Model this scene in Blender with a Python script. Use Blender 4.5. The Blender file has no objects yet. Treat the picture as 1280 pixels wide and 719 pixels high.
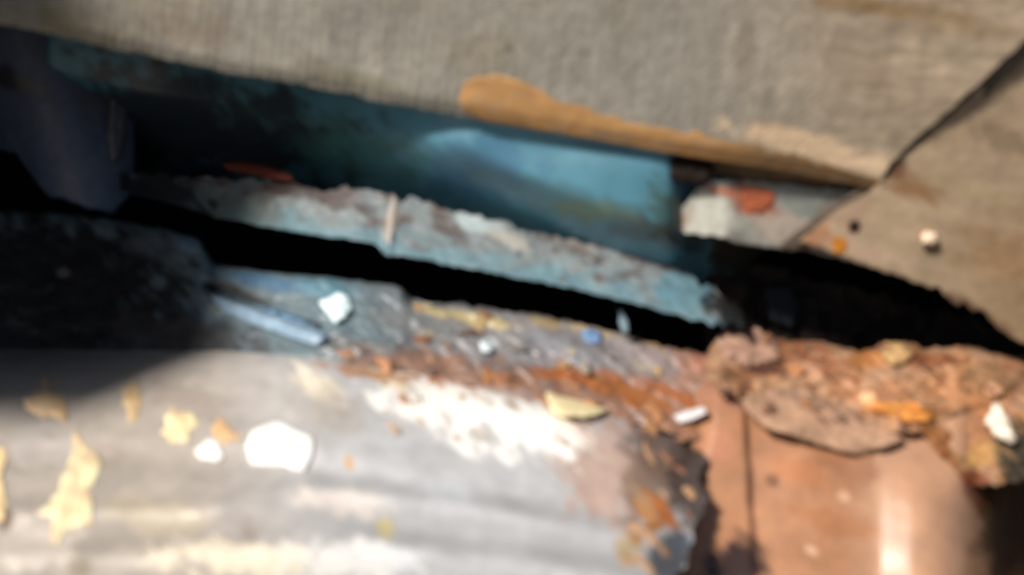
import bpy, math, random
import numpy as np
from mathutils import Vector, Matrix, Euler

scene = bpy.context.scene
COL = scene.collection
random.seed(7)
RNG = np.random.default_rng(7)

# ------------------------------------------------------------------ camera
LENS = 35.0
TANX = 18.0 / LENS
CAM_LOC = Vector((0.0, 0.0, 0.62))
PITCH, ROLL = math.radians(-20), math.radians(11)
CAM_M = (Matrix.Translation(CAM_LOC) @ Euler((math.radians(90) + PITCH, 0, 0)).to_matrix().to_4x4()
         @ Matrix.Rotation(ROLL, 4, 'Z'))
cam_data = bpy.data.cameras.new("camera")
cam_data.lens = LENS
cam_data.sensor_width = 36
cam_data.clip_start = 0.005
cam_data.clip_end = 200
cam = bpy.data.objects.new("camera", cam_data)
COL.objects.link(cam)
cam.matrix_world = CAM_M
scene.camera = cam
cam_data.dof.use_dof = True            # the photograph is out of focus throughout
cam_data.dof.focus_distance = 2.2
cam_data.dof.aperture_fstop = 6.6

# ------------------------------------------------------------------ light
SUN_CAM = Vector((-0.50, 0.50, 0.70)).normalized()      # towards the sun, along the camera's axes
SUN_W = (CAM_M.to_3x3() @ SUN_CAM).normalized()
elev = math.asin(SUN_W.z)
azim = math.atan2(SUN_W.x, SUN_W.y)
world = bpy.data.worlds.new("World")
scene.world = world
world.use_nodes = True
wn = world.node_tree
sky = wn.nodes.new('ShaderNodeTexSky')
sky.sky_type = 'NISHITA'
sky.sun_disc = False
sky.sun_elevation = elev
sky.sun_rotation = azim
bg = wn.nodes['Background']
bg.inputs['Strength'].default_value = 0.05
wn.links.new(sky.outputs['Color'], bg.inputs['Color'])
sd = bpy.data.lights.new("sun", 'SUN')
sd.energy = 5.0
sd.angle = math.radians(9)
sd.color = (1.0, 0.93, 0.84)
sun = bpy.data.objects.new("sun", sd)
COL.objects.link(sun)
sun.rotation_euler = (-SUN_W).to_track_quat('-Z', 'Y').to_euler()
scene.view_settings.view_transform = 'Standard'
scene.view_settings.look = 'None'
scene.view_settings.exposure = 0.12
scene.view_settings.gamma = 1.0
scene.cycles.use_denoising = True
scene.cycles.max_bounces = 6

# ------------------------------------------------------------------ helpers
def lin(r, g, b):
    f = lambda c: (c / 255 / 12.92) if c <= 10 else ((c / 255 + .055) / 1.055) ** 2.4
    return np.array([f(r), f(g), f(b)])

M3 = np.array(CAM_M.to_3x3())
CL = np.array(CAM_LOC)
def unproj(x, y, d):
    """photograph pixel at a real distance d along the view axis -> world points"""
    x = np.asarray(x, float); y = np.asarray(y, float); d = np.asarray(d, float)
    u = (x - 640) / 640 * TANX * d
    v = -(y - 359.5) / 640 * TANX * d
    c = np.stack([u, v, -d], -1)
    return c @ M3.T + CL

_T = np.random.default_rng(3).random(65536)
def _h(i, j, s):
    n = (i.astype(np.int64) * 73856093) ^ (j.astype(np.int64) * 19349663) ^ (s * 83492791)
    return _T[(n ^ (n >> 13)) & 65535]
def vnoise(x, y, s=0):
    x = np.asarray(x, float); y = np.asarray(y, float)
    i = np.floor(x); j = np.floor(y); fx = x - i; fy = y - j
    fx = fx * fx * (3 - 2 * fx); fy = fy * fy * (3 - 2 * fy)
    a = _h(i, j, s); b = _h(i + 1, j, s); c = _h(i, j + 1, s); d = _h(i + 1, j + 1, s)
    return (a * (1 - fx) + b * fx) * (1 - fy) + (c * (1 - fx) + d * fx) * fy
def fbm(x, y, s=0, o=4):
    t = 0; a = .5; n = 0
    for k in range(o):
        t = t + a * vnoise(x * 2 ** k, y * 2 ** k, s + k * 17); n += a; a *= .55
    return t / n                      # 0..1
def diag(x, y, ang, lx, ly, s, o=3):
    """noise stretched along a direction (degrees, down-right positive)"""
    a = math.radians(ang); c, q = math.cos(a), math.sin(a)
    return fbm((x * c + y * q) / lx, (-x * q + y * c) / ly, s, o)
def sst(a, b, x):
    t = np.clip((x - a) / (b - a), 0, 1); return t * t * (3 - 2 * t)
def pl(*pts):
    xs = [p[0] for p in pts]; ys = [p[1] for p in pts]
    return lambda x: np.interp(x, xs, ys)

def spots(x, y, base, lst):
    """lay stains, paint losses and painted shade with noisy outlines on a base colour"""
    c = base
    for k, (cx, cy, rx, ry, ang, col, st, ed) in enumerate(lst):
        a = math.radians(ang); dx = x - cx; dy = y - cy
        u = (dx * math.cos(a) + dy * math.sin(a)) / rx
        v = (-dx * math.sin(a) + dy * math.cos(a)) / ry
        r = np.sqrt(u * u + v * v) + (fbm(x / 22, y / 22, 50 + k * 3, 4) - .5) * 1.5 * ed + (diag(x, y, 45, 16, 5, 52 + k * 3, 3) - .5) * 1.1 * ed
        m = (1 - sst(.62, 1.2, r)) * st
        c = c * (1 - m[..., None]) + lin(*col) * m[..., None]
    return c

def finish(name, me, mat, parent, label, cat, group, kind):
    me.materials.append(mat)
    o = bpy.data.objects.new(name, me)
    COL.objects.link(o)
    if label: o['label'] = label
    if cat: o['category'] = cat
    if group: o['group'] = group
    if kind: o['kind'] = kind
    return o

def place(o, c, parent):
    if parent is not None:
        o.parent = parent
        o.location = Vector(c) - parent.matrix_world.translation
    else:
        o.location = Vector(c)
    bpy.context.view_layer.update()

def mesh_from(name, V, F, C=None, smooth=True):
    me = bpy.data.meshes.new(name)
    me.from_pydata(V.tolist(), [], F if isinstance(F, list) else F.tolist())
    if C is not None:
        at = me.attributes.new("tone", 'FLOAT_COLOR', 'POINT')
        cc = np.ones((len(V), 4)); cc[:, :3] = np.clip(C, 0, 1)
        at.data.foreach_set('color', cc.ravel())
    me.polygons.foreach_set('use_smooth', [smooth] * len(me.polygons))
    me.update()
    return me

def sheet(name, mat, x0, x1, top, bot, depth, color, dx=4, rows=40, th=.0014, parent=None,
          label=None, cat=None, group=None, kind=None, tpow=1.0):
    """sheet metal between an upper and a lower edge, with real thickness"""
    n = int((x1 - x0) / dx) + 1
    xs = np.linspace(x0, x1, n)
    t = np.linspace(0, 1, rows) ** tpow
    X = np.repeat(xs[None, :], rows, 0)
    T = np.repeat(t[:, None], n, 1)
    Y = top(xs)[None, :] * (1 - T) + bot(xs)[None, :] * T
    D = depth(X, Y)
    A = unproj(X, Y, D).reshape(-1, 3)
    B = unproj(X, Y, D + th).reshape(-1, 3)
    Cc = color(X, Y).reshape(-1, 3)
    N = rows * n
    idx = np.arange(N).reshape(rows, n)
    q = np.stack([idx[:-1, :-1], idx[1:, :-1], idx[1:, 1:], idx[:-1, 1:]], -1).reshape(-1, 4)
    F = [q, q[:, ::-1] + N]
    loop = np.concatenate([idx[0, ::-1], idx[1:, 0], idx[-1, 1:], idx[-2:0:-1, -1]])
    nx = np.roll(loop, -1)
    F.append(np.stack([nx, loop, loop + N, nx + N], -1))
    F = np.concatenate(F)
    V = np.concatenate([A, B]); C = np.concatenate([Cc, Cc])
    c = V.mean(0)
    me = mesh_from(name, V - c, F, C)
    o = finish(name, me, mat, parent, label, cat, group, kind)
    place(o, c, parent)
    return o

def blob(name, mat, pts, surf, height, color, parent=None, label=None, cat=None, group=None,
         jit=2.0, tilt=(0, 0), flat=.55, rough=.25, n=44, seed=0, lift=0.0):
    """a raised piece (scab, chip, smear) whose outline is a noisy polygon, sitting on a surface"""
    P = np.array(pts, float)
    L = np.linalg.norm(np.roll(P, -1, 0) - P, axis=1); s = np.concatenate([[0], np.cumsum(L)])
    q = np.linspace(0, s[-1], n, endpoint=False)
    Q = np.stack([np.interp(q, s, np.append(P[:, k], P[0, k])) for k in (0, 1)], -1)
    c0 = Q.mean(0)
    r = np.linalg.norm(Q - c0, axis=1, keepdims=True)
    Q = c0 + (Q - c0) * (1 + jit / np.maximum(r, 6) * (fbm(Q[:, :1] / 9, Q[:, 1:] / 9, seed + 5, 3) - .5) * 2)
    rings = [0.0, .3, .55, .75, .9, 1.0]
    X, Y, H = [c0[0:1]], [c0[1:2]], [np.array([1.0])]
    for rr in rings[1:]:
        p = c0 + (Q - c0) * rr
        X.append(p[:, 0]); Y.append(p[:, 1])
        H.append(np.full(n, (1 - rr ** 6) * (1 - flat) + flat if rr < 1 else flat * .7))
    X = np.concatenate(X); Y = np.concatenate(Y); H = np.concatenate(H)
    H = H * (1 + (fbm(X / 7, Y / 7, seed + 31, 3) - .5) * 2 * rough)
    ds = surf(X, Y)
    D = ds - lift - height * H - ((X - c0[0]) * tilt[0] + (Y - c0[1]) * tilt[1])
    A = unproj(X, Y, D)
    m = len(X); ob = m - n
    base = unproj(X[ob:], Y[ob:], ds[ob:] + .0004 - lift * .9 - ((X[ob:] - c0[0]) * tilt[0] + (Y[ob:] - c0[1]) * tilt[1]))
    V = np.concatenate([A, base])
    F = []
    for i in range(n): F.append([0, 1 + i, 1 + (i + 1) % n])
    for k in range(len(rings) - 2):
        a = 1 + k * n; b = a + n
        for i in range(n): F.append([a + i, b + i, b + (i + 1) % n, a + (i + 1) % n])
    for i in range(n): F.append([ob + i, m + i, m + (i + 1) % n, ob + (i + 1) % n])
    F.append([m + (n - 1 - i) for i in range(n)])
    F = [f[::-1] for f in F]
    C = color(X, Y) if callable(color) else np.repeat(lin(*color)[None], m, 0)
    if not callable(color):
        C = C * (.86 + .28 * fbm(X / 12, Y / 12, seed + 77, 3))[:, None]
    C = np.concatenate([C, C[ob:]])
    c = V.mean(0)
    me = mesh_from(name, V - c, F, C)
    o = finish(name, me, mat, parent, label, cat, group, None)
    place(o, c, parent)
    return o

# ------------------------------------------------------------------ materials
def tone_mat(name, rough=.5, spec=.5, grain=.25, scale=180, bump=.3, bump_scale=260, coat=0, weave=False, metal=0, streak=None):
    m = bpy.data.materials.new(name); m.use_nodes = True
    t = m.node_tree; N = t.nodes; L = t.links
    b = N['Principled BSDF']
    at = N.new('ShaderNodeAttribute'); at.attribute_name = 'tone'
    tc = N.new('ShaderNodeTexCoord')
    no = N.new('ShaderNodeTexNoise'); no.inputs['Scale'].default_value = scale
    no.inputs['Detail'].default_value = 6; no.inputs['Roughness'].default_value = .65
    L.new(tc.outputs['Object'], no.inputs['Vector'])
    mr = N.new('ShaderNodeMapRange'); mr.inputs['From Min'].default_value = .3; mr.inputs['From Max'].default_value = .7
    mr.inputs['To Min'].default_value = 1 - grain; mr.inputs['To Max'].default_value = 1 + grain
    L.new(no.outputs['Fac'], mr.inputs['Value'])
    mx = N.new('ShaderNodeMix'); mx.data_type = 'RGBA'; mx.blend_type = 'MULTIPLY'
    mx.inputs['Factor'].default_value = 1
    L.new(at.outputs['Color'], mx.inputs[6]); L.new(mr.outputs['Result'], mx.inputs[7])
    L.new(mx.outputs[2], b.inputs['Base Color'])
    rr = N.new('ShaderNodeMapRange'); rr.inputs['To Min'].default_value = max(rough - .15, .05); rr.inputs['To Max'].default_value = min(rough + .15, 1)
    n2 = N.new('ShaderNodeTexNoise'); n2.inputs['Scale'].default_value = scale * .35; n2.inputs['Detail'].default_value = 4
    L.new(tc.outputs['Object'], n2.inputs['Vector']); L.new(n2.outputs['Fac'], rr.inputs['Value'])
    L.new(rr.outputs['Result'], b.inputs['Roughness'])
    b.inputs['Specular IOR Level'].default_value = spec
    b.inputs['Coat Weight'].default_value = coat
    b.inputs['Coat Roughness'].default_value = .22
    b.inputs['Metallic'].default_value = metal
    n3 = N.new('ShaderNodeTexNoise'); n3.inputs['Scale'].default_value = bump_scale; n3.inputs['Detail'].default_value = 5
    L.new(tc.outputs['Object'], n3.inputs['Vector'])
    bp = N.new('ShaderNodeBump'); bp.inputs['Strength'].default_value = bump; bp.inputs['Distance'].default_value = .001
    L.new(n3.outputs['Fac'], bp.inputs['Height'])
    last = bp
    L.new(last.outputs['Normal'], b.inputs['Normal'])
    return m

M_WEAVE = tone_mat("woven_coating", .8, .2, .12, 120, .25, 420)
M_SKIN = tone_mat("bare_board", .75, .25, .16, 90, .3, 300)
M_TEAL = tone_mat("teal_paint", .42, .5, .15, 40, .12, 60)
M_BLUE = tone_mat("blue_grey_paint", .42, .5, .2, 160, .35, 220)
M_DARK = tone_mat("dark_matte", .8, .2, .35, 70, .4, 120)
M_SILL = tone_mat("weathered_grey_paint", .42, .5, .12, 90, .2, 160, coat=.3)
M_PRIMER = tone_mat("copper_primer", .3, .5, .14, 70, .05, 90, coat=.6)
M_RUST = tone_mat("flaking_rust", .7, .3, .28, 200, .7, 300)
M_FILL = tone_mat("tan_filler", .6, .35, .15, 100, .3, 200)
M_CHIP = tone_mat("white_paint_chip", .45, .5, .05, 120, .15, 200)

# ------------------------------------------------------------------ edges seen in the photograph
yA = pl((-500, -70), (-100, 10), (0, 30), (60, 42), (150, 62), (270, 88), (400, 110), (480, 128), (580, 146), (700, 166), (840, 191), (1000, 216), (1110, 238), (1500, 316))
yA0 = lambda x: yA(x) + (fbm(x / 14, x * 0, 4, 3) - .5) * 5
def dA(x, y):
    return .445 + .00013 * (y - yA(x)) - (x - 640) * 2.0e-5

# ------------------------------------------------------------------ upper woven panel
def seam_x(y):        # the dark seam runs down-left from the frame's right edge
    return np.interp(y, [-600, -200, 55, 110, 140, 175, 205, 240], [1990, 1560, 1281, 1222, 1190, 1148, 1117, 1100])
def weave(x, y, s):
    sx = np.sin(x * 2 * np.pi / 11.5 + s * .05 + 3 * fbm(x / 50, y / 50, 5, 2)); sy = np.sin(s * 2 * np.pi / 10 + 3 * fbm(x / 40, y / 40, 9, 2))
    a = .45 * sx * (1 - .5 * sst(420, 700, x)) + .4 * sy * sst(300, 600, x) + (.35 + .35 * sst(560, 760, x)) * sx * sy
    a = a * (.3 + 1.2 * fbm(x / 30, y / 30, 13, 2)) + 1.2 * (vnoise(x / 6, s / 6, 14) - .5)
    b = 3.2 * (fbm(x / 34, (y - .12 * x) / 6, 15, 3) - .5)
    k = sst(980, 1110, x)
    return a * (1 - k) + b * k
def col_A(x, y):
    base = np.ones(x.shape + (3,)) * lin(135, 131, 122)
    warm = sst(820, 1180, x)
    base = base * (1 - warm[..., None]) + lin(150, 134, 115) * warm[..., None]
    g = diag(x, y, 100, 60, 14, 11, 3)
    base = base * (.78 + .44 * g)[..., None]
    g2 = fbm(x / 120, y / 60, 21, 3)
    tint = lin(128, 118, 98)
    k = sst(.5, .75, g2)[..., None] * .5
    base = base * (1 - k) + tint * k * 1.0
    # the weave itself: threads two ways, following the panel
    s = y - yA(x)
    th = (weave(x, y, s))
    base = base * (1 + .16 * th)[..., None]
    base = base * (.93 + .14 * vnoise(x / 4.2, y / 4.2, 91))[..., None]
    st = [(1010, 182, 118, 17, 14, (190, 166, 138), .95, .55), (1060, 205, 70, 14, 14, (194, 170, 142), .9, .5),
          (1090, 8, 95, 12, 6, (128, 102, 66), .7, .8), (1190, 25, 80, 16, 14, (132, 112, 78), .5, .8),
          (895, 185, 20, 7, 70, (96, 86, 74), .6, .8), (635, 62, 7, 10, 60, (92, 88, 80), .7, .8),
          (455, 100, 62, 9, 14, (112, 110, 88), .55, .9), (1065, 78, 60, 26, 35, (108, 92, 72), .35, 1),
          (400, 85, 40, 10, 20, (105, 98, 84), .5, .9), (60, 20, 40, 12, 12, (120, 112, 80), .4, 1),
          (930, 60, 14, 45, 10, (104, 92, 80), .35, 1), (240, 40, 60, 25, 5, (112, 92, 78), .35, 1)]
    return spots(x, y, base, st)
def relief_A(x, y):
    s = y - yA(x)
    th = weave(x, y, s)
    roll = .004 * sst(-26, 3, s) ** 2                    # lower edge rolls inwards
    return dA(x, y) - .0004 * th + .004 * (fbm(x / 170, y / 110, 2, 2) - .5) + roll
# sheet is laid out in skewed columns so that its right end follows the seam
def skew_sheet(name, mat, depth, color, nx, ny, left_x, right_fn, top_y, bot_fn, th, **kw):
    u = np.linspace(0, 1, nx); t = np.linspace(0, 1, ny)
    U, Tm = np.meshgrid(u, t)
    Y = top_y + (bot_fn(left_x + (1105 - left_x) * U) - top_y) * Tm
    R = right_fn(Y)
    X = left_x + (R - left_x) * U
    Y = top_y + (bot_fn(np.minimum(X, 1112)) - top_y) * Tm
    return X, Y
def grid_obj(name, mat, X, Y, depth, color, th, **kw):
    rows, n = X.shape
    D = depth(X, Y)
    A = unproj(X, Y, D).reshape(-1, 3); B = unproj(X, Y, D + th).reshape(-1, 3)
    Cc = color(X, Y).reshape(-1, 3); N = rows * n
    idx = np.arange(N).reshape(rows, n)
    q = np.stack([idx[:-1, :-1], idx[1:, :-1], idx[1:, 1:], idx[:-1, 1:]], -1).reshape(-1, 4)
    loop = np.concatenate([idx[0, ::-1], idx[1:, 0], idx[-1, 1:], idx[-2:0:-1, -1]])
    nx = np.roll(loop, -1)
    F = np.concatenate([q, q[:, ::-1] + N, np.stack([nx, loop, loop + N, nx + N], -1)])
    V = np.concatenate([A, B]); C = np.concatenate([Cc, Cc]); c = V.mean(0)
    me = mesh_from(name, V - c, F, C)
    p = kw.get('parent')
    o = finish(name, me, mat, p, kw.get('label'), kw.get('cat'), kw.get('group'), kw.get('kind'))
    place(o, c, p)
    return o

# dense part in the frame
def build_upper():
    ys = np.concatenate([np.linspace(-420, -20, 16, endpoint=False), np.linspace(-20, 240, 110)])
    xs = np.concatenate([np.linspace(-420, -20, 16, endpoint=False), np.linspace(-20, 1120, 460)])
    u = (xs + 420) / 1540
    t = np.linspace(0, 1, 120) ** .75
    U, Tm = np.meshgrid(u, t)
    Y0 = -420
    Xg = -420 + 1540 * U
    Y = Y0 + (yA0(Xg) - Y0) * Tm
    for _ in range(3):
        R = seam_x(Y) - 4 + (fbm(Y / 13, Y * 0, 66, 3) - .5) * 6
        Xg = np.where(U > .5, -420 + 1540 * (.5 + (U - .5) / .5 * ((R + 420) / 1540 - .5)), -420 + 1540 * U)
        Y = Y0 + (yA0(np.minimum(Xg, 1112)) - Y0) * Tm
    return Xg, Y
XA, YA = build_upper()
upper = grid_obj("woven_panel", M_WEAVE, XA, YA, relief_A, col_A, .004,
                 label="large grey-beige panel with a woven surface overhanging the blue cavity", cat="panel")
smear = [(578, 118), (582, 102), (600, 93), (630, 92), (655, 98), (668, 113), (690, 124), (740, 137), (770, 147), (830, 160), (880, 168),
         (930, 178), (990, 190), (1010, 202), (985, 214), (900, 205), (840, 193), (760, 178), (690, 165), (630, 154), (592, 147), (580, 134)]
def col_smear(x, y):
    b = np.ones(x.shape + (3,)) * lin(164, 124, 78)
    f = fbm(x / 40, y / 20, 14, 3)
    k = sst(880, 960, x)
    b = b * (1 - k[..., None]) + lin(120, 94, 64) * k[..., None]
    g = sst(.5, .7, fbm(x / 24, y / 12, 141, 4))[..., None] * .45
    b = b * (1 - g) + lin(136, 124, 106) * g
    return b * (.75 + .5 * f)[..., None]
def smear_strip():
    top = pl((574, 125), (580, 104), (598, 94), (628, 92), (652, 98), (668, 112), (690, 124), (740, 137), (770, 148), (830, 161), (880, 169), (930, 180), (1000, 196), (1050, 212), (1112, 232))
    bot = lambda x: np.where(x < 600, np.interp(x, [574, 582, 600], [127, 142, 148]), yA(x) + 1)
    return sheet("filler_smear", M_FILL, 574, 1108, lambda x: top(x) + (fbm(x / 10, x * 0, 8, 4) - .5) * 13, bot,
                 lambda x, y: dA(x, y) - .0016 + .004 * sst(-26, 3, y - yA(x)) ** 2 + .0006 * fbm(x / 20, y / 10, 3, 2), col_smear, dx=4, rows=12, th=.0012, parent=upper,
                 label="tan smear of filler along the lower edge")
smear_strip()
# the cut edge under the right half of the woven panel: a dirty folded return
sheet("folded_edge", M_DARK, 836, 1112, lambda x: yA(x) - 4, lambda x: yA(x) + 6 + 14 * sst(836, 900, x) - 2 * sst(1050, 1110, x) + (fbm(x / 12, x * 0, 81, 3) - .5) * 5,
      lambda x, y: dA(x, yA(x)) + .012 + .00045 * (y - yA(x)),
      lambda x, y: np.ones(x.shape + (3,)) * lin(86, 72, 54) * (.6 + .8 * fbm(x / 20, y / 9, 71, 3))[..., None],
      dx=4, rows=10, th=.003, parent=upper, label="dirty brown folded lower edge")

# ------------------------------------------------------------------ panel right of the seam
yB = pl((985, 300), (1010, 306), (1080, 326), (1160, 355), (1180, 364), (1200, 384), (1240, 404), (1280, 428), (1400, 470), (1700, 560))
yB0 = lambda x: yB(x) + (fbm(x / 34, x * 0, 25, 3) - .5) * 18 * sst(1020, 1080, x) + (fbm(x / 9, x * 0, 24, 3) - .5) * (5 + 16 * sst(1165, 1200, x) * (1 - sst(1250, 1275, x)))
def seamB(y):
    return np.interp(y, [-420, -200, 55, 110, 140, 175, 205, 222, 240, 262, 285, 305], [1812, 1563, 1284, 1225, 1193, 1152, 1123, 1109, 1086, 1048, 1020, 994])
def dB(x, y):
    return dA(x, np.minimum(y, yA(x))) + .002 + .00012 * np.maximum(y - yA(x), 0) + .00005 * np.maximum(x - 1150, 0) + .0012 * (fbm(x / 60, y / 30, 6, 3) - .5)
def col_B(x, y):
    base = np.ones(x.shape + (3,)) * lin(158, 138, 114)
    g = diag(x, y, 14, 90, 10, 12, 4)
    base = base * (.72 + .56 * g)[..., None]
    k = sst(1140, 1290, x) * sst(220, 330, y)
    base = base * (1 - .6 * k[..., None]) + lin(134, 106, 74) * .6 * k[..., None]
    st = [(1068, 283, 9, 10, 0, (52, 30, 18), .95, .4), (1048, 306, 11, 10, 20, (168, 108, 34), .85, .6), (1140, 232, 42, 15, 25, (124, 86, 52), .75, .7),
          (1118, 212, 16, 12, 0, (96, 60, 42), .8, .6), (1022, 296, 16, 26, 40, (150, 92, 58), .6, .6), (1060, 265, 26, 26, 0, (150, 124, 106), .5, .8),
          (1090, 316, 60, 14, 16, (166, 142, 122), .6, .7), (1165, 312, 14, 6, 14, (92, 68, 44), .6, .6), (1250, 320, 60, 30, 20, (140, 104, 66), .4, 1),
          (1205, 150, 50, 12, 14, (150, 130, 108), .6, .8), (1255, 175, 40, 18, 20, (104, 88, 66), .5, .9), (1200, 235, 80, 12, 12, (158, 138, 110), .6, .8),
          (1222, 390, 44, 10, 32, (74, 46, 30), .7, .8)]
    return spots(x, y, base, st)
def build_side():
    u = np.linspace(0, 1, 150) ** 1.25; t = np.linspace(0, 1, 150)
    U, Tm = np.meshgrid(u, t)
    R = 1720
    Y = -420 + (430 + 420) * Tm
    for _ in range(8):
        X = seamB(Y) + (R - seamB(Y)) * U
        Y = .5 * Y + .5 * (-420 + (yB(X) + 420) * Tm ** .8)
    jag = yB0(X) - yB(X)
    X = X + (fbm(Y / 11, Y * 0, 67, 3) - .5) * 7 * (1 - U) ** 9
    Y = Y + jag * Tm ** 14
    return X, Y
XB, YB = build_side()
side = grid_obj("bare_panel", M_SKIN, XB, YB, dB, col_B, .003,
                label="tan streaked panel at the right, beyond the dark slanting seam", cat="panel")
# dark backing strip showing through the seam
seam_strip_y = np.linspace(-420, 312, 120)
def build_backing():
    u = np.linspace(-16, 22, 6); U, Yg = np.meshgrid(u, seam_strip_y)
    return (seam_x(np.minimum(Yg, 214)) + np.where(Yg > 214, seamB(Yg) - seamB(214.0), 0)) + U, Yg
Xs, Ys = build_backing()
grid_obj("seam_sealer", M_DARK, Xs, Ys, lambda x, y: dA(x, np.minimum(y, yA(x))) + .0058 + .00012 * np.maximum(y - yA(x), 0),
         lambda x, y: np.ones(x.shape + (3,)) * lin(92, 82, 72) * (.7 + .6 * fbm(x / 9, y / 12, 44, 3))[..., None], .002,
         parent=side, label="dark dirty sealer in the seam")
blob("rust_hole", M_DARK, [(1062, 276), (1073, 275), (1077, 284), (1070, 292), (1061, 289)], dB, .0004, (30, 18, 12), parent=side, seed=3, label="dark pitted hole")
blob("rust_spot", M_RUST, [(1040, 300), (1050, 295), (1060, 302), (1056, 315), (1044, 318)], dB, .0005, (170, 108, 30), parent=side, seed=4, label="orange rust spot")

# ------------------------------------------------------------------ bracket with white paint and rust
yBt = pl((846, 268), (868, 240), (890, 224), (940, 226), (1112, 244))
yBb = pl((846, 284), (856, 292), (905, 297), (925, 305), (1010, 313), (1060, 326), (1112, 340))
def dBr(x, y):
    return dA(x, yA(x)) + .016 + .00010 * (y - yA(x)) + .003 * sst(905, 930, x) - .00003 * (x - 846)
def col_Br(x, y):
    base = np.ones(x.shape + (3,)) * lin(124, 124, 118) * (.8 + .4 * fbm(x / 30, y / 16, 61, 3))[..., None]
    st = [(885, 272, 44, 32, -30, (184, 184, 174), .95, .3), (975, 285, 40, 22, 10, (156, 142, 130), .7, .6),
          (942, 250, 34, 20, 30, (146, 78, 50), .9, .5), (905, 240, 30, 6, 12, (176, 104, 72), .85, .5), (1000, 250, 38, 22, 10, (112, 116, 112), .8, .6),
          (1050, 285, 40, 30, -40, (96, 70, 54), .8, .5), (850, 280, 8, 30, 40, (150, 100, 76), .5, .5)]
    return spots(x, y, base, st)
br = sheet("white_bracket", M_BLUE, 846, 1112, lambda x: yBt(x) + (fbm(x / 9, x * 0, 34, 2) - .5) * 5, lambda x: yBb(x) + (fbm(x / 11, x * 0, 35, 3) - .5) * 6,
           dBr, col_Br, dx=3, rows=26, th=.003, label="white painted bracket with an orange rust patch under the woven panel", cat="bracket")
blob("rust_scab", M_RUST, [(928, 238), (950, 236), (972, 244), (964, 258), (950, 268), (934, 264), (930, 252)], dBr, .0012, (146, 78, 50), parent=br, seed=8, label="orange-red rust scab")
blob("dark_block", M_DARK, [(834, 196), (860, 196), (892, 206), (888, 230), (866, 230), (836, 224)],  # plain dark brown block under the panel edge
     lambda x, y: dA(x, yA(x)) + .016 + 0 * x, .006, (26, 17, 12), label="small dark brown block tucked under the tan smear", cat="block", seed=9, flat=.8)

# ------------------------------------------------------------------ blue channel inside
def dC(x, y):
    s = y - yA(x)
    deep = .13 * (1 - sst(160, 600, x)) + .005 * (1 - sst(420, 760, x))
    deep = deep + .035 * sst(832, 890, x)
    brk = 34 + 50 * sst(560, 840, x) * (1 - sst(900, 1000, x)) + 8 * np.sin(x / 90)
    roll = .10 * (np.maximum(s - brk, 0) / 120) ** 1.6 * (1 - .25 * sst(120, 200, s))
    return dA(x, yA(x)) + .0085 + deep + .00008 * s + roll + .004 * (fbm(x / 130, y / 60, 15, 2) - .5)
def col_C(x, y):
    base = np.ones(x.shape + (3,)) * lin(72, 120, 138) * (.75 + .5 * diag(x, y, 15, 200, 50, 16, 3))[..., None]
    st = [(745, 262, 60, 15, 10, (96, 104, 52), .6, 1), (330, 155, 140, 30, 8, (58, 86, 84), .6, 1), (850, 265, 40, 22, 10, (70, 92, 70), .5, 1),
          (600, 215, 80, 40, 0, (44, 82, 118), .5, 1), (800, 290, 60, 14, 15, (74, 78, 82), .6, 1), (835, 262, 50, 30, 10, (44, 62, 54), .8, 1), (700, 240, 110, 14, 14, (52, 84, 92), .5, 1), (960, 310, 110, 40, 10, (40, 36, 26), .95, .8), (200, 160, 220, 90, 5, (34, 36, 44), .9, .9), (450, 190, 80, 30, 10, (60, 100, 96), .6, 1)]  # dark spots at left, right end and lower right paint in shade
    return spots(x, y, base, st)
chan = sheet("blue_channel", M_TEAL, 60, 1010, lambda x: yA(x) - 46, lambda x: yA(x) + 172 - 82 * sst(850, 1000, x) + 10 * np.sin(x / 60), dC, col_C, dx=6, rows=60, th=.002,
             label="curved teal-blue painted channel deep inside the opening", cat="channel")

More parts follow.
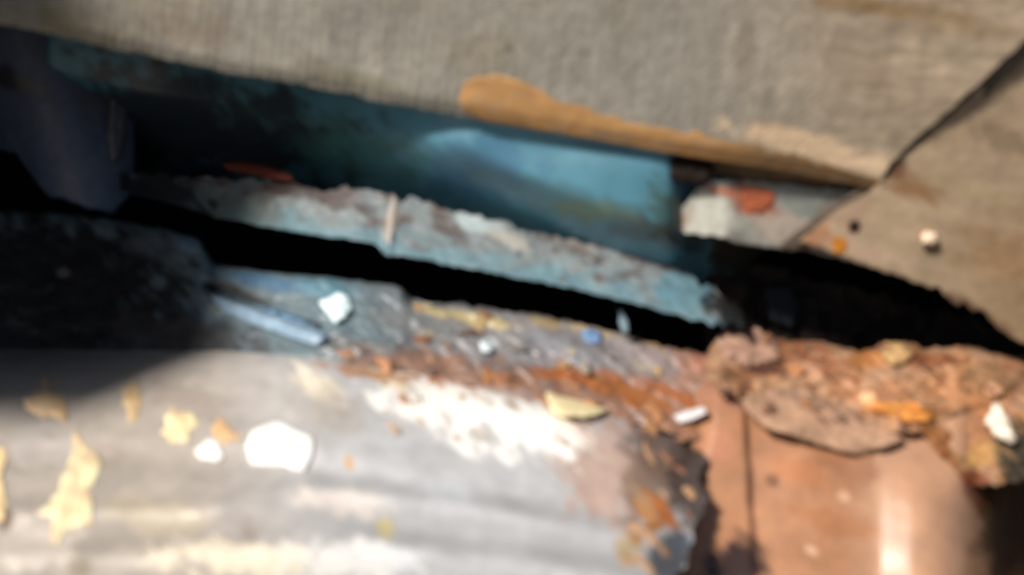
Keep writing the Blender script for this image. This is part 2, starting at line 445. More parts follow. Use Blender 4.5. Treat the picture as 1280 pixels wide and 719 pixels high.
# ------------------------------------------------------------------ inner flange
yEt = pl((150, 215), (230, 220), (290, 222), (345, 226), (400, 240), (440, 236), (490, 243), (560, 262), (600, 271), (650, 285), (740, 303), (800, 318), (850, 340), (880, 356), (905, 372), (935, 396))
yEb = pl((150, 236), (235, 258), (265, 268), (330, 281), (400, 292), (470, 302), (484, 319), (500, 317), (560, 328), (680, 351), (770, 371), (850, 393), (890, 403), (935, 400))
def dE(x, y):
    t = (y - yEt(x)) / np.maximum(yEb(x) - yEt(x), 8)
    return .492 - .018 * t + .012 * (1 - sst(475, 487, x)) + .10 * (1 - sst(150, 460, x)) - (x - 640) * 2e-5 + .003 * (fbm(x / 26, y / 16, 19, 3) - .5) - .003 * np.exp(-((x - 487 + (y - 290) * .15) / 6) ** 2)
def col_E(x, y):
    base = np.ones(x.shape + (3,)) * lin(120, 128, 130) * (.7 + .6 * diag(x, y, 60, 30, 10, 26, 4))[..., None]
    t = (y - yEt(x)) / np.maximum(yEb(x) - yEt(x), 8)
    k = sst(.45, .95, t + (fbm(x / 30, y / 14, 27, 3) - .5) * .8)[..., None] * .6
    base = base * (1 - k) + lin(94, 138, 152) * k
    r = sst(.55, .68, fbm(x / 22, y / 12, 29, 4) + .25 * (.4 - t))[..., None]
    base = base * (1 - .75 * r) + lin(84, 66, 60) * .75 * r
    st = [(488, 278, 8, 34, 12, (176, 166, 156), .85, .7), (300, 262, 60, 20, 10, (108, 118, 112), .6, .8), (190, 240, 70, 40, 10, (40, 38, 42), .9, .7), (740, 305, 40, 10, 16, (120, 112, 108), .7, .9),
          (600, 280, 44, 10, 14, (166, 180, 182), .8, .8), (420, 250, 40, 14, 20, (70, 54, 52), .8, .9), (360, 236, 40, 9, 12, (60, 44, 44), .7, .8),
          (850, 362, 40, 22, 20, (82, 132, 148), .6, .8), (915, 385, 36, 34, 0, (24, 20, 20), .95, .9), (640, 300, 30, 8, 20, (178, 172, 160), .6, .9)]  # dark spots at both ends put shade into the colour
    return spots(x, y, base, st)
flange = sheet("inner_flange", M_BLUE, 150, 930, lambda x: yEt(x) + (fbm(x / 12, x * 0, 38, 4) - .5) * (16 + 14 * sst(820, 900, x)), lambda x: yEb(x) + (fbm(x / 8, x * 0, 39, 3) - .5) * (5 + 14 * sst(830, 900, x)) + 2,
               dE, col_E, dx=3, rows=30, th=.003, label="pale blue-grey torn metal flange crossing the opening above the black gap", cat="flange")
blob("rust_scab", M_RUST, [(278, 204), (300, 202), (330, 207), (360, 216), (368, 226), (340, 224), (305, 216), (282, 212)], dE, .003, (112, 54, 42), parent=flange, seed=12, lift=.002, label="dull red rust scab at the darker end")

# ------------------------------------------------------------------ inner liner closing the hollow behind; near-black colour stands in for deep shade
def dLin(x, y):
    d = .70 - .36 * sst(600, 1000, y) + .01 * fbm(x / 60, y / 60, 4, 3)
    d = d - .245 * (1 - sst(-560, -300, x)) - .20 * sst(1500, 1800, x)
    top = yA(x) - 160
    return np.minimum(d, .462 + .03 * sst(1150, 1700, x) + .24 * sst(0, 210, y - top))
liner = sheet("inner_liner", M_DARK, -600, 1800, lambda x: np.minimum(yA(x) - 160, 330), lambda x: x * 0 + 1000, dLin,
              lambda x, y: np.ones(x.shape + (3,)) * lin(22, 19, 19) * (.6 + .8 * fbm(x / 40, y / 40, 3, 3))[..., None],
              dx=16, rows=70, th=.002, label="black liner behind the long gap", cat="liner")
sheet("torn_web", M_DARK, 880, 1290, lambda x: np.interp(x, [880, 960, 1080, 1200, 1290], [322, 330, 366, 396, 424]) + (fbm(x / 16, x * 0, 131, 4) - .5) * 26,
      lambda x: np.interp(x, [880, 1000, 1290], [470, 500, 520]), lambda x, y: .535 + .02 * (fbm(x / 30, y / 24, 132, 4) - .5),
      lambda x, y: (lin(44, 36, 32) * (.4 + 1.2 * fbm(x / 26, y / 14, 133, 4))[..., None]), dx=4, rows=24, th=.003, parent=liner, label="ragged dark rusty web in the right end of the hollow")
blob("scuff", M_DARK, [(955, 360), (985, 356), (1000, 380), (990, 410), (962, 400)], lambda x, y: .524 + 0 * x, .002, (34, 39, 46), parent=liner, seed=30, label="faint grey-blue scuff")

# ------------------------------------------------------------------ ledge under the gap
yGt = pl((-400, 250), (0, 262), (100, 268), (160, 278), (215, 288), (250, 300), (268, 330), (340, 341), (420, 348), (500, 358), (515, 374), (545, 378), (600, 384), (660, 392), (720, 402), (760, 412), (800, 424), (850, 436), (900, 446), (960, 462), (1010, 470))
yGb = pl((-400, 420), (0, 450), (150, 448), (280, 440), (400, 446), (440, 452), (520, 462), (600, 474), (660, 486), (720, 500), (780, 518), (840, 534), (900, 545), (1010, 560))
def dG(x, y):
    t = (y - yGt(x)) / np.maximum(yGb(x) - yGt(x), 8)
    slot = .012 * np.exp(-((y - np.interp(x, [255, 300, 350, 410], [355, 374, 394, 414])) / 4.5) ** 2) * sst(250, 270, x) * (1 - sst(400, 412, x))
    return .497 - .032 * t + .105 * (1 - sst(20, 430, x)) + .006 * (.35 + .65 * sst(150, 380, x)) * (fbm(x / 30, y / 16, 41, 4) - .5) + (.003 - .002 * (1 - sst(200, 420, x))) * (diag(x, y, 44 + 8 * np.sin(0), 40, 8, 43, 4) + .5 * fbm(x / 14, y / 14, 45, 3) - .75) + .006 * np.exp(-(y - yGt(x)) / 5) - (x - 640) * 1.5e-5 + slot
def col_G(x, y):
    base = np.ones(x.shape + (3,)) * lin(122, 120, 122) * (.62 + .76 * diag(x, y, 50, 40, 9, 46, 4))[..., None]
    k = (1 - sst(430, 580, x))[..., None] * .85
    base = base * (1 - k) + lin(92, 112, 120) * (.7 + .6 * fbm(x / 26, y / 14, 56, 3))[..., None] * k
    k = sst(740, 880, x)[..., None]
    base = base * (1 - .8 * k) + lin(150, 108, 86) * (.75 + .5 * fbm(x / 26, y / 14, 57, 3))[..., None] * .8 * k
    t = (y - yGt(x)) / np.maximum(yGb(x) - yGt(x), 8)
    r = sst(.62, .86, t + (fbm(x / 24, y / 14, 58, 4) - .5) * .55)[..., None] * sst(380, 470, x)[..., None]
    rust = lin(140, 96, 66) * (1 - sst(.4, .7, fbm(x / 18, y / 10, 60, 3)))[..., None] + lin(104, 78, 66) * sst(.4, .7, fbm(x / 18, y / 10, 60, 3))[..., None]
    base = base * (1 - .7 * r) + rust * .7 * r
    st = [(330, 352, 60, 10, 8, (74, 108, 136), .85, .6), (400, 360, 40, 14, 10, (84, 128, 146), .7, .7), (590, 398, 60, 8, 10, (176, 160, 112), .8, .7), (690, 404, 26, 8, 12, (168, 150, 108), .7, .8), (740, 412, 30, 7, 16, (186, 164, 130), .6, .8),
          (610, 432, 12, 9, 0, (196, 204, 206), .9, .5), (760, 480, 70, 16, 22, (150, 88, 34), .85, .8), (840, 492, 60, 10, 24, (160, 88, 26), .7, .8),
          (700, 470, 34, 8, 12, (148, 80, 24), .8, .7), (800, 445, 60, 18, 20, (150, 142, 142), .6, .8), (880, 450, 16, 14, 0, (186, 128, 106), .6, .8), (360, 400, 44, 8, 24, (120, 152, 178), .9, .4),
          (700, 440, 50, 12, 24, (140, 142, 150), .6, .8), (520, 405, 60, 14, 10, (112, 116, 116), .6, .8), (300, 365, 44, 7, 22, (70, 56, 48), .7, .7), (40, 370, 250, 110, 5, (24, 22, 24), .97, .5), (240, 420, 110, 24, 5, (58, 54, 56), .8, .7), (200, 310, 40, 12, 10, (84, 88, 96), .6, .8), (235, 306, 10, 8, 40, (96, 120, 146), .8, .6), (78, 342, 10, 7, 0, (128, 116, 110), .7, .6), (198, 354, 12, 9, 20, (96, 110, 120), .7, .6), (270, 385, 12, 10, 0, (140, 146, 138), .5, .7), (820, 425, 30, 8, 14, (172, 134, 76), .7, .8)]  # near-black and dark grey spots at left paint in deeper shade
    return spots(x, y, base, st)
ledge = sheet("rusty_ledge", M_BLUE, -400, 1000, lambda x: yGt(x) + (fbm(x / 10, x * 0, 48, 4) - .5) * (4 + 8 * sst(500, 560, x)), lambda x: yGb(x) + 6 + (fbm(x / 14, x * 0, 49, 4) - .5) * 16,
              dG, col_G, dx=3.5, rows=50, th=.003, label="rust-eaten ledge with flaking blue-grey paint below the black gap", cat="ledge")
blob("bent_strip", M_BLUE, [(262, 368), (300, 380), (350, 394), (404, 414), (412, 424), (400, 434), (360, 422), (310, 404), (276, 388)], dG, .0045, (132, 156, 176), parent=ledge, seed=13, jit=4, tilt=(0, .00004), label="pale blue bent strip beside a dark slot")

# ------------------------------------------------------------------ grey sill panel
yHt = pl((-420, 430), (0, 440), (150, 440), (280, 438), (400, 446), (450, 454), (520, 464), (600, 476), (660, 488), (720, 504), (790, 526), (850, 545), (900, 552))
def xI(y):     # corroded right end of the sill
    return np.interp(y, [430, 505, 530, 560, 590, 620, 650, 690, 719, 1000], [850, 868, 880, 884, 876, 884, 872, 856, 850, 830])
def dH(x, y):
    s = y - yHt(x)
    ridge = .0035 * np.exp(-((y - np.interp(x, [-100, 250, 380, 560, 720, 800], [640, 636, 606, 626, 652, 668])) / 12) ** 2) * (1 - .6 * sst(600, 800, x))
    ridge += .004 * np.exp(-((y - np.interp(x, [-100, 180, 460, 760], [700, 690, 676, 716])) / 16) ** 2)
    ridge -= .003 * np.exp(-((y - np.interp(x, [-100, 380, 760], [556, 585, 640])) / 20) ** 2)
    edge = .016 * np.exp(-s / 14)
    right = .006 * sst(770, 870, x)
    return .452 - .00036 * s - 1.0e-7 * s * s - ridge + edge + right + .10 * np.exp(-np.maximum(s, 0) / 46) * (1 - sst(20, 430, x)) - (x - 640) * 1.5e-5 + .0022 * (fbm(x / 60, y / 30, 51, 3) - .5)
def col_H(x, y):
    base = np.ones(x.shape + (3,)) * lin(182, 183, 186) * (.82 + .36 * diag(x, y, 14, 110, 22, 70, 4))[..., None]
    k = ((1 - sst(200, 480, x)))[..., None] * .7
    base = base * (1 - k) + lin(172, 158, 142) * (.78 + .4 * fbm(x / 40, y / 24, 72, 4))[..., None] * k
    st = [(760, 590, 60, 90, -25, (184, 150, 134), .75, .8), (720, 560, 50, 30, 30, (186, 162, 150), .7, .8), (830, 560, 50, 40, 30, (88, 68, 58), .85, .7), (815, 610, 40, 50, 10, (120, 100, 84), .8, .7), (868, 600, 36, 70, 0, (58, 46, 42), .95, .5),
          (822, 630, 26, 9, 45, (186, 112, 52), .9, .8), (806, 640, 28, 8, 48, (200, 140, 84), .85, .8), (835, 648, 20, 7, 45, (160, 92, 44), .85, .8), (812, 662, 24, 8, -30, (160, 104, 52), .85, .8), (795, 676, 18, 8, 50, (176, 136, 80), .8, .8), (800, 620, 24, 7, 50, (190, 156, 120), .7, .8), (838, 695, 30, 34, 0, (44, 58, 72), .9, .5), (782, 690, 12, 22, -20, (182, 160, 110), .8, .6),
          (590, 512, 130, 40, 20, (244, 242, 238), .95, .9), (650, 528, 70, 38, 15, (248, 247, 244), 1, .7), (540, 500, 60, 30, 25, (244, 240, 234), .9, .9), (395, 480, 44, 16, 38, (228, 218, 200), .9, .9), (490, 478, 40, 12, 20, (234, 214, 184), .8, .9), (460, 466, 70, 8, 10, (170, 116, 72), .8, .8),
          (560, 472, 60, 8, 12, (150, 84, 50), .8, .8), (650, 492, 60, 10, 16, (150, 104, 84), .7, .8), (600, 545, 16, 10, 20, (160, 158, 152), .8, .7), (640, 505, 14, 8, 20, (170, 164, 156), .7, .7), (690, 500, 30, 10, 20, (180, 130, 80), .6, .7),
          (300, 700, 110, 24, 4, (240, 228, 204), .8, 1), (440, 700, 80, 26, 4, (240, 238, 234), .8, 1), (200, 650, 70, 22, 10, (196, 184, 160), .6, 1), (430, 628, 70, 16, 10, (222, 212, 204), .7, 1), (40, 680, 60, 30, 0, (218, 208, 198), .7, 1), (100, 705, 20, 14, 0, (126, 116, 96), .6, .8), (310, 664, 12, 16, 0, (146, 130, 118), .5, .8),
          (480, 660, 14, 12, 0, (204, 190, 130), .8, .7), (475, 695, 60, 14, 8, (214, 216, 220), .6, .8), (560, 615, 40, 8, 10, (200, 206, 212), .7, .8), (8, 650, 10, 14, 20, (84, 58, 34), .8, .6), (560, 522, 16, 5, 45, (188, 186, 184), .8, .9), (612, 540, 22, 6, 45, (180, 180, 180), .8, .9), (590, 488, 18, 6, 45, (206, 186, 168), .8, .9), (520, 492, 18, 5, 45, (190, 186, 180), .8, .9), (642, 508, 14, 5, 45, (196, 184, 170), .8, .9), (560, 548, 20, 6, 45, (186, 188, 190), .8, .9), (672, 492, 20, 7, 45, (190, 150, 124), .8, .9), (610, 500, 10, 4, 45, (200, 190, 176), .8, .9), (500, 528, 16, 6, 45, (188, 186, 184), .8, .9), (655, 560, 14, 6, 45, (190, 190, 190), .8, .9), (540, 470, 16, 5, 45, (178, 120, 80), .8, .9), (600, 466, 16, 5, 45, (170, 112, 80), .8, .9), (470, 505, 26, 7, 45, (242, 240, 236), .9, .7), (700, 556, 22, 7, 45, (246, 244, 240), .9, .7), (630, 570, 20, 6, 45, (246, 244, 240), .9, .7), (575, 560, 18, 5, 45, (240, 240, 240), .9, .7), (385, 470, 30, 6, 45, (232, 222, 206), .9, .7), (420, 486, 26, 5, 45, (232, 222, 206), .9, .7), (640, 478, 16, 6, 45, (246, 238, 228), .9, .7), (718, 540, 22, 6, 45, (240, 232, 222), .9, .7), (430, 520, 40, 30, 0, (160, 152, 142), .5, .9), (437, 577, 7, 10, 0, (200, 152, 84), .85, .5), (395, 500, 40, 30, 20, (158, 150, 140), .4, .9),
          (125, 570, 30, 14, 0, (160, 142, 132), .4, .9), (60, 560, 50, 26, 0, (196, 190, 186), .5, 1), (240, 500, 50, 20, 10, (150, 136, 128), .5, .9)]
    return spots(x, y, base, st)
def build_sill():
    u = np.linspace(0, 1, 380) ; t = np.linspace(0, 1, 130) ** 1.15
    U, Tm = np.meshgrid(u, t)
    X = -420 + 1290 * U; Y = 440 + 500 * Tm
    for _ in range(4):
        R = xI(Y) + (fbm(Y / 12, Y * 0, 75, 4) - .5) * 26
        X = -420 + (R + 420) * U
        T0 = yHt(X) - 4 + (fbm(X / 14, X * 0, 76, 4) - .5) * 8
        Y = T0 + (980 - T0) * Tm
    return X, Y
XH, YH = build_sill()
sill = grid_obj("grey_sill", M_SILL, XH, YH, dH, col_H, .003,
                label="big weathered grey sill panel with scraped white patches and long ribs", cat="sill")
tan = (228, 192, 146)
patches = [
    ([(30, 500), (52, 488), (58, 470), (66, 488), (84, 500), (80, 526), (56, 522), (36, 514)], tan),
    ([(152, 490), (166, 470), (177, 484), (178, 505), (172, 526), (160, 524), (158, 508)], (212, 180, 134)),
    ([(205, 522), (218, 511), (240, 516), (247, 528), (236, 536), (234, 550), (215, 552), (206, 540)], (240, 210, 164)),
    ([(262, 540), (274, 524), (286, 532), (301, 547), (290, 557), (272, 552)], (228, 184, 136)),
    ([(92, 536), (100, 548), (122, 566), (126, 590), (112, 612), (116, 650), (100, 664), (84, 660), (72, 680), (62, 676), (66, 648), (50, 640), (72, 618), (78, 590), (90, 565)], (246, 218, 174)),
    ([(-12, 560), (4, 556), (10, 572), (2, 590), (8, 630), (6, 652), (-12, 650)], (236, 200, 150)),
]
for i, (p, c) in enumerate(patches):
    def col_tan(x, y, c=c, i=i):
        f = fbm(x / 16, y / 22, 120 + i, 4)
        k = sst(.38, .7, f)[..., None]
        g = sst(.6, .72, fbm(x / 9, y / 9, 140 + i, 3))[..., None] * .5
        b = (lin(*c) * .82) * (1 - k) + np.minimum(lin(*c) * 1.15 + .04, .92) * k
        return b * (1 - g) + lin(176, 160, 140) * g
    blob("adhesive_patch", M_FILL, p, dH, .0012, col_tan, parent=sill, seed=20 + i, jit=9, flat=.12, rough=.5, n=70)

# ------------------------------------------------------------------ copper primer panel
def dJ(x, y):
    s = y - 500
    step = .0035 * (1 - sst(928, 934, x - (y - 500) * .05)) * 0 + .0022 * sst(928, 933, x - (y - 520) * .06) * (1 - sst(933, 1010, x - (y - 520) * .06))
    gx = np.arange(1070, 1270, 2.0)
    sl = np.interp(gx, [1086, 1106, 1134, 1156, 1190, 1236, 1262], [0, .36, .36, .05, -.7, -2.2, -2.4])
    prof = np.interp(x, gx, np.cumsum(sl) * 2.0 * .00036)
    rise = sst(535, 625, y + (x - 1100) * -.25)
    bul = prof * (rise + (1 - rise) * sst(1175, 1240, x))
    drop = .05 * sst(1236, 1300, x) * sst(540, 640, y) + .016 * (1 - sst(845, 905, x + (y - 500) * .2)) + .014 * np.exp(-np.maximum(y - 470, 0) / 14) + .07 * sst(1240, 1330, x) * sst(540, 640, y)
    return .462 - .00016 * s - bul + drop + step + .0007 * (fbm(x / 50, y / 60, 53, 2) - .5)
def col_J(x, y):
    base = np.ones(x.shape + (3,)) * lin(168, 122, 91) * (.66 + .44 * fbm(x / 60, y / 40, 62, 4) + .24 * fbm(x / 9, y / 12, 69, 3))[..., None]
    k = sst(1040, 1100, x)[..., None] * .5
    base = base * (1 - k) + lin(184, 148, 122) * k
    st = [(938, 610, 4, 130, -3.5, (84, 56, 44), .8, .25), (966, 600, 9, 8, 20, (104, 66, 44), .8, .6), (1055, 622, 8, 6, 30, (208, 168, 138), .8, .5), (1015, 688, 9, 5, 30, (206, 170, 140), .8, .5), (1060, 575, 40, 30, 20, (140, 92, 62), .5, .9), (905, 680, 40, 60, 0, (168, 118, 84), .4, .9),
          (922, 708, 42, 40, 0, (36, 26, 28), .95, .6), (1262, 640, 40, 90, 0, (70, 56, 40), .85, .7), (1222, 604, 20, 34, -20, (112, 62, 36), .8, .7), (1000, 590, 40, 16, 20, (176, 112, 70), .5, .9), (1035, 650, 60, 14, 20, (158, 104, 66), .5, .9), (900, 560, 20, 30, 0, (186, 126, 100), .5, .9), (880, 490, 90, 26, 0, (152, 110, 90), .8, .8)]  # dark spot at the bottom left paints in a shadow
    return spots(x, y, base, st)
primer = sheet("primer_panel", M_PRIMER, 820, 1700, lambda x: 470 + 0 * x, lambda x: 960 + 0 * x, dJ, col_J, dx=4, rows=110, th=.003, tpow=1.2,
               label="copper-brown primed panel with a vertical crease and rounded bulge", cat="panel")

# ------------------------------------------------------------------ rust heap over the primer panel
def dK(x, y):
    t = (y - yKt(x)) / np.maximum(yKb(x) - yKt(x), 8)
    return .478 - .030 * np.clip(t, 0, 1.2) ** .8 + .008 * (fbm(x / 50, y / 24, 63, 3) - .5) + .006 * (diag(x, y, 35, 44, 9, 68, 3) - .5) + .01 * np.exp(-np.maximum(y - yKt(x), 0) / 5) - (x - 1000) * 0.5e-5 + .0045 * (fbm(x / 13, y / 8, 87, 3) - .5)
yKt = pl((880, 448), (896, 420), (908, 412), (950, 416), (985, 424), (1040, 430), (1080, 438), (1110, 430), (1130, 426), (1160, 436), (1200, 432), (1280, 446), (1500, 500), (1750, 560))
yKb = pl((880, 470), (920, 496), (950, 530), (1000, 545), (1060, 564), (1090, 566), (1120, 545), (1150, 540), (1180, 575), (1215, 610), (1280, 600), (1500, 640), (1750, 700))
def col_K(x, y):
    f = diag(x, y, 35, 46, 11, 64, 4)
    base = lin(154, 110, 78) * (.4 + 1.2 * f)[..., None]
    dk = sst(.52, .68, diag(x, y, 35, 26, 8, 88, 4))[..., None] * .6
    base = base * (1 - dk) + lin(92, 54, 34) * dk
    k = sst(.46, .62, fbm(x / 34, y / 22, 65, 4))[..., None]
    base = base * (1 - .6 * k) + lin(176, 142, 114) * .6 * k
    st = [(935, 440, 34, 22, 20, (150, 118, 104), .8, .6), (905, 430, 8, 18, -25, (196, 170, 148), .8, .5), (955, 462, 26, 9, 5, (62, 30, 22), .9, .6), (1010, 448, 40, 26, 30, (130, 80, 56), .7, .8),
          (1000, 520, 80, 30, 15, (150, 122, 104), .9, .6), (940, 510, 30, 12, 20, (164, 134, 114), .8, .7), (1060, 545, 50, 18, 10, (164, 130, 112), .8, .6), (1110, 555, 30, 8, -30, (104, 86, 74), .8, .6),
          (1120, 440, 18, 14, 0, (176, 140, 96), .8, .6), (1090, 450, 30, 12, 0, (170, 112, 60), .7, .7), (1085, 498, 12, 10, 30, (222, 176, 134), .9, .5), (1060, 480, 12, 8, 30, (202, 150, 116), .8, .5), (1005, 465, 20, 12, 35, (186, 144, 112), .7, .7),
          (1130, 515, 40, 11, 12, (204, 132, 52), .9, .6), (1170, 550, 26, 16, 30, (140, 86, 40), .8, .7), (1185, 575, 20, 12, 20, (122, 68, 30), .85, .7), (1200, 480, 60, 30, 10, (174, 120, 78), .7, .8), (1265, 470, 60, 24, 0, (120, 92, 64), .7, .8), (1225, 570, 30, 20, 0, (168, 130, 78), .8, .7), (1265, 560, 24, 50, -10, (96, 82, 56), .8, .7),
          (1160, 450, 40, 8, 0, (114, 62, 36), .7, .8), (1180, 435, 30, 8, 5, (176, 138, 110), .7, .8), (1215, 600, 26, 14, 0, (100, 46, 22), .9, .7), (1290, 600, 40, 60, 0, (44, 40, 34), .9, .8), (1128, 532, 14, 6, 35, (92, 60, 54), .8, .6)]
    return spots(x, y, base, st)
heap = sheet("rust_crust", M_RUST, 884, 1740, lambda x: yKt(x) + (fbm(x / 9, x * 0, 84, 4) - .5) * 12, lambda x: yKb(x) + (fbm(x / 12, x * 0, 85, 4) - .5) * 14,
             dK, col_K, dx=3.5, rows=60, th=.004, label="thick orange-brown crust of layered rust above the copper panel", cat="rust crust")
blob("lifted_layer", M_RUST, [(925, 492), (960, 490), (1010, 505), (1060, 520), (1110, 536), (1132, 548), (1100, 562), (1070, 568), (1030, 556), (990, 545), (955, 532), (930, 512)], dK, .0018,
     lambda x, y: lin(166, 132, 108) * (.7 + .6 * diag(x, y, 35, 40, 9, 93, 4))[..., None], parent=heap, seed=41, jit=5, flat=.5, rough=.25, label="pinkish-grey lifted rust layer with a cracked lower edge")
blob("rust_scab", M_RUST, [(898, 418), (912, 408), (940, 414), (972, 422), (980, 440), (962, 456), (930, 456), (908, 446)], dK, .0025, (158, 124, 106), parent=heap, seed=42, jit=12, n=70, label="grey-pink scab standing at the crust's tip")
blob("rust_scab", M_RUST, [(1090, 510), (1120, 504), (1165, 512), (1172, 526), (1140, 528), (1105, 520)], dK, .004, (200, 134, 66), parent=heap, seed=43, jit=5, label="bright orange scab")
blob("rust_scab", M_RUST, [(1098, 440), (1112, 428), (1132, 430), (1144, 442), (1132, 456), (1108, 456)], dK, .005, (186, 150, 104), parent=heap, seed=44, jit=5, label="pale tan scab")

# ------------------------------------------------------------------ left post and its rib
def dL(x, y):
    return .60 + .00004 * y + .012 * ((x - 75 - (y - 150) * .32) / 70) ** 2
post = sheet("blue_post", M_BLUE, -180, 168, lambda x: yA(x) - 40, lambda x: np.interp(x, [-180, 20, 60, 110, 140, 168], [150, 190, 244, 262, 268, 240]) + (fbm(x / 12, x * 0, 95, 3) - .5) * 12,
             dL, lambda x, y: spots(x, y, np.ones(x.shape + (3,)) * lin(76, 88, 112) * (.7 + .6 * diag(x, y, 70, 60, 16, 96, 3))[..., None],
                                    [(10, 95, 14, 16, 0, (40, 34, 36), .8, .7), (40, 110, 26, 10, 20, (108, 96, 84), .6, .8), (120, 90, 30, 60, 0, (70, 70, 74), .6, .9)]),
             dx=5, rows=40, th=.003, label="dim blue-grey post at the left end of the opening", cat="post")
blob("rib", M_BLUE, [(138, 118), (150, 104), (160, 120), (158, 170), (150, 200), (140, 205), (134, 170)], lambda x, y: dL(x, y), .007, (104, 104, 112), parent=post, seed=50, jit=3)

# ------------------------------------------------------------------ added unseen sheet outside the frame, shaped to shade the left side
blocker = sheet("shade_blocker", M_SILL, -4500, -40, lambda x: -2000 + 0 * x, lambda x: np.interp(x, [-1500, -1000, -150, -40], [-50, -50, 240, 240]),
               lambda x, y: np.interp(x, [-1500, -1000, -70, -40], [.25, .25, .425, .447]),
               lambda x, y: np.ones(x.shape + (3,)) * lin(120, 118, 112), dx=12, rows=30, th=.003,
               label="plain grey sheet added out of view to shade the left end of the opening", cat="blocker")

# ------------------------------------------------------------------ loose pieces lying about
blob("paint_flake", M_CHIP, [(308, 560), (314, 540), (340, 528), (346, 526), (392, 548), (390, 566), (382, 590), (352, 582), (312, 580)], dH, .0012, (250, 250, 248),
     label="largest bright white paint flake lying on the grey sill", cat="paint flake", seed=60, jit=3, flat=.8, rough=.25, lift=.0004)
blob("paint_flake", M_CHIP, [(244, 563), (262, 549), (272, 556), (280, 570), (272, 576), (250, 573)], dH, .0011, (250, 250, 248),
     label="small white paint flake left of the largest white flake", cat="paint flake", seed=61, jit=2, flat=.8, rough=.25, lift=.0004)
blob("paint_flake", M_CHIP, [(399, 377), (412, 372), (424, 366), (436, 370), (440, 386), (432, 396), (418, 404), (408, 390)], dG, .0025, (222, 242, 248),  # pale raised chip stands in for a wet highlight
     label="bluish-white painted glint on the ledge near the dark slot", cat="paint flake", seed=62, jit=3, flat=.5, tilt=(0, .00004), lift=.0015)
blob("paint_flake", M_CHIP, [(680, 488), (706, 484), (740, 490), (762, 498), (766, 512), (742, 520), (716, 522), (690, 516)], dH, .004, (252, 236, 188),
     label="cream curled flake under the orange rust line", cat="paint flake", seed=63, jit=3, flat=.6, lift=.006)
blob("paint_flake", M_CHIP, [(842, 520), (858, 512), (880, 508), (884, 516), (866, 526), (848, 530)], lambda x, y: dJ(x, y) - .004, .003, (206, 204, 206),
     label="pale chip lying across the top of the brown jagged edge", cat="paint flake", seed=64, jit=2, lift=.004)
blob("paint_flake", M_CHIP, [(726, 414), (738, 408), (752, 416), (750, 428), (738, 430), (728, 424)], dG, .0015, (112, 142, 182),
     label="small blue chip on the ledge's upper edge", cat="paint flake", seed=65, jit=2, lift=.002)
blob("paint_flake", M_CHIP, [(773, 386), (778, 388), (786, 404), (786, 416), (779, 418), (774, 404)], lambda x, y: .486 + 0 * x, .0015, (120, 144, 156),
     label="thin blue-grey sliver standing upright in the black gap", cat="paint flake", seed=66, jit=1.5)
blob("paint_flake", M_CHIP, [(1232, 528), (1240, 504), (1248, 502), (1262, 530), (1272, 550), (1264, 556), (1244, 546)], dK, .004, (236, 222, 204),
     label="white flake standing at the right end of the rust crust", cat="paint flake", seed=67, jit=3, lift=.006)
blob("paint_crumb", M_CHIP, [(1150, 294), (1160, 287), (1172, 292), (1175, 302), (1164, 308), (1153, 304)], dB, .005, (236, 212, 184),
     label="lone pale crumb stuck on the tan right panel", cat="crumb", seed=68, jit=3, lift=.0005)
blob("paint_flake", M_CHIP, [(600, 428), (610, 424), (618, 434), (614, 442), (602, 440)], dG, .003, (206, 220, 224),
     label="tiny white chip in the middle of the grey ledge", cat="paint flake", seed=69, jit=2, lift=.001)
blob("paint_flake", M_CHIP, [(900, 482), (906, 480), (912, 494), (906, 498)], lambda x, y: dJ(x, y) - .003, .003, (214, 190, 174),
     label="tiny pinkish-white chip above the crease of the copper panel", cat="paint flake", seed=70, jit=1.5, lift=.002)

# rust flakes: a few shapes, many pieces
def flake_mesh(seed, elong, th):
    r = random.Random(seed); n = 9
    ang = [2 * math.pi * (i + r.uniform(-.3, .3)) / n for i in range(n)]
    R = [r.uniform(.6, 1.1) for _ in range(n)]
    V = [(0, 0, th * 1.0)]
    for k, (s, z) in enumerate(((.6, th * r.uniform(.8, 1.2)), (1, th * .35), (.95, -th * .4))):
        for a, q in zip(ang, R):
            V.append((math.cos(a) * q * s * elong, math.sin(a) * q * s, z + r.uniform(-.3, .3) * th))
    F = [(0, 1 + i, 1 + (i + 1) % n) for i in range(n)]
    for k in (0, 1):
        a = 1 + k * n; b = a + n
        F += [(a + i, b + i, b + (i + 1) % n, a + (i + 1) % n) for i in range(n)]
    F.append(tuple(1 + 2 * n + (n - 1 - i) for i in range(n)))
    me = bpy.data.meshes.new("rust_flake"); me.from_pydata(V, [], F); me.update()
    return me
def flake_mat(name, ramp):
    m = tone_mat(name, .8, .25, .35, 3, .5, 6)
    t = m.node_tree; oi = t.nodes.new('ShaderNodeObjectInfo'); cr = t.nodes.new('ShaderNodeValToRGB')
    cr.color_ramp.interpolation = 'LINEAR'
    els = cr.color_ramp.elements
    while len(els) < len(ramp): els.new(.5)
    for i, c in enumerate(ramp):
        els[i].position = i / (len(ramp) - 1); els[i].color = (*lin(*c), 1)
    t.links.new(oi.outputs['Random'], cr.inputs['Fac'])
    mx = [n for n in t.nodes if n.bl_idname == 'ShaderNodeMix'][0]
    t.links.new(cr.outputs['Color'], mx.inputs[6])
    return m
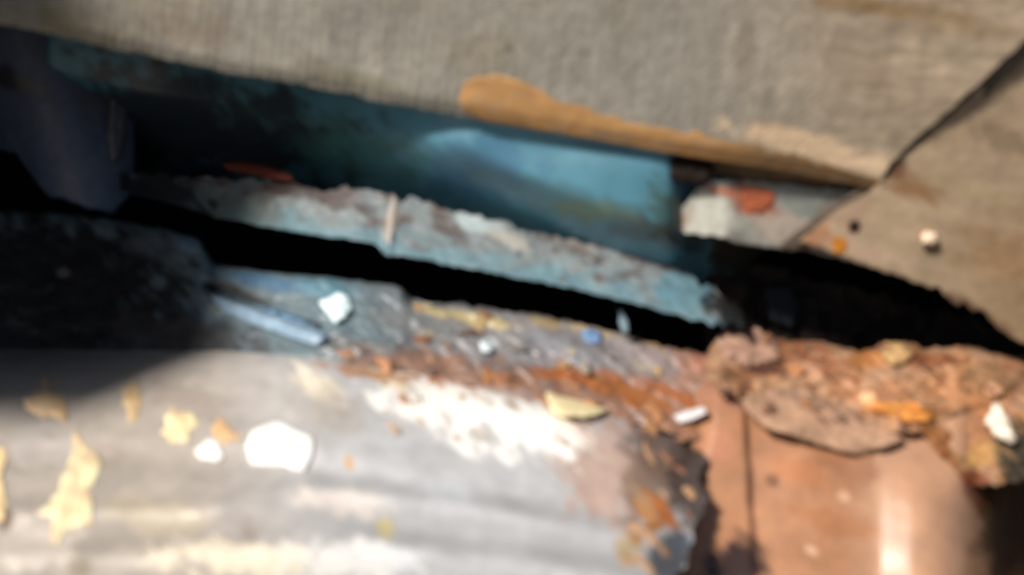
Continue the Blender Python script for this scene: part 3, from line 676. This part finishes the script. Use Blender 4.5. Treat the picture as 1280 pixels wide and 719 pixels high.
def scatter(tag, mat, n, area, surf, size, label, group, seed, dirn=(35, 25)):
    r = random.Random(seed)
    protos = [flake_mesh(seed * 10 + k, r.uniform(1.4, 2.8), r.uniform(.12, .25)) for k in range(6)]
    for p in protos: p.materials.append(mat)
    first = None
    for i in range(n):
        x, y = area(r)
        d = float(surf(np.array([x]), np.array([y]))[0])
        s = size[0] + (size[1] - size[0]) * r.random() ** 1.8
        s = s * d * TANX / 640
        e = 2.0
        p0 = unproj(x, y, d); px = unproj(x + e, y, float(surf(np.array([x + e]), np.array([y]))[0])) - p0
        py = unproj(x, y - e, float(surf(np.array([x]), np.array([y - e]))[0])) - p0
        nz = Vector(np.cross(px, py)).normalized(); tx = Vector(px).normalized(); ty = nz.cross(tx)
        B = Matrix((tx, ty, nz)).transposed()
        R = Matrix.Rotation(-math.radians(r.gauss(*dirn)), 3, 'Z') @ Euler((r.gauss(0, .25), r.gauss(0, .25), 0)).to_matrix()
        if first is None:
            o = bpy.data.objects.new("rust_flake", protos[0]); first = o
        else:
            o = first.copy(); o.data = protos[i % 6]
        COL.objects.link(o)
        o.matrix_world = Matrix.Translation(Vector(p0) + nz * s * .12) @ (B @ R).to_4x4() @ Matrix.Scale(s, 4)
        o['label'] = label; o['category'] = 'rust flake'; o['group'] = group
def strip_area(x0, x1, f, a, b):
    def g(r):
        x = r.uniform(x0, x1); t = r.uniform(a, b)
        return x, float(f(np.array([x]))[0]) + t
    return g
FM_LEDGE = flake_mat("ledge_flakes", [(96, 92, 92), (170, 160, 140), (120, 126, 130), (110, 74, 56), (178, 150, 104), (80, 60, 54)])
FM_RUST = flake_mat("rust_flakes", [(124, 82, 60), (176, 130, 98), (158, 108, 70), (190, 156, 126), (140, 98, 76), (190, 140, 90)])
FM_PALE = flake_mat("pale_flakes", [(214, 206, 192), (160, 112, 70), (226, 222, 214), (190, 150, 110)])
scatter("a", FM_LEDGE, 26, strip_area(520, 880, yGt, 4, 60), dG, (4, 10), "small grey-brown flake of rust and paint lying on the ledge", "flakes lying on the ledge", 1)
scatter("b", FM_RUST, 22, strip_area(420, 860, yGb, -16, 14), lambda x, y: np.minimum(dG(x, y), dH(x, y)), (4, 11), "small brown rust flake along the seam between ledge and sill", "flakes along the seam of ledge and sill", 2)
scatter("c", FM_RUST, 20, strip_area(905, 1270, yKt, 8, 110), dK, (5, 13), "small orange-brown flake lying on the rust crust", "flakes on the rust crust", 3)
scatter("d", FM_PALE, 20, strip_area(470, 720, yHt, 12, 80), dH, (3, 8), "small pale flake scattered on the sill's scraped white patch", "pale flakes on the scraped patch", 4, (50, 12))
scatter("e", FM_RUST, 18, lambda r: (lambda y: (float(xI(np.array([y]))[0]) - r.uniform(4, 75), y))(r.uniform(530, 715)), dH, (4, 12), "small rust flake along the sill's corroded right end", "flakes at the sill's corroded end", 5, (60, 20))

# ------------------------------------------------------------------ ground far below
gm = bpy.data.materials.new("packed_earth"); gm.use_nodes = True
gn = gm.node_tree; nz = gn.nodes.new('ShaderNodeTexNoise'); nz.inputs['Scale'].default_value = 6
cr = gn.nodes.new('ShaderNodeValToRGB'); cr.color_ramp.elements[0].color = (.10, .08, .06, 1); cr.color_ramp.elements[1].color = (.2, .17, .13, 1)
gn.links.new(nz.outputs['Fac'], cr.inputs['Fac']); gn.links.new(cr.outputs['Color'], gn.nodes['Principled BSDF'].inputs['Base Color'])
g = bpy.data.meshes.new("ground"); g.from_pydata([(-80, -80, 0), (80, -80, 0), (80, 80, 0), (-80, 80, 0)], [], [(0, 1, 2, 3)])
g.materials.append(gm); go = bpy.data.objects.new("ground", g); COL.objects.link(go); go['kind'] = 'structure'
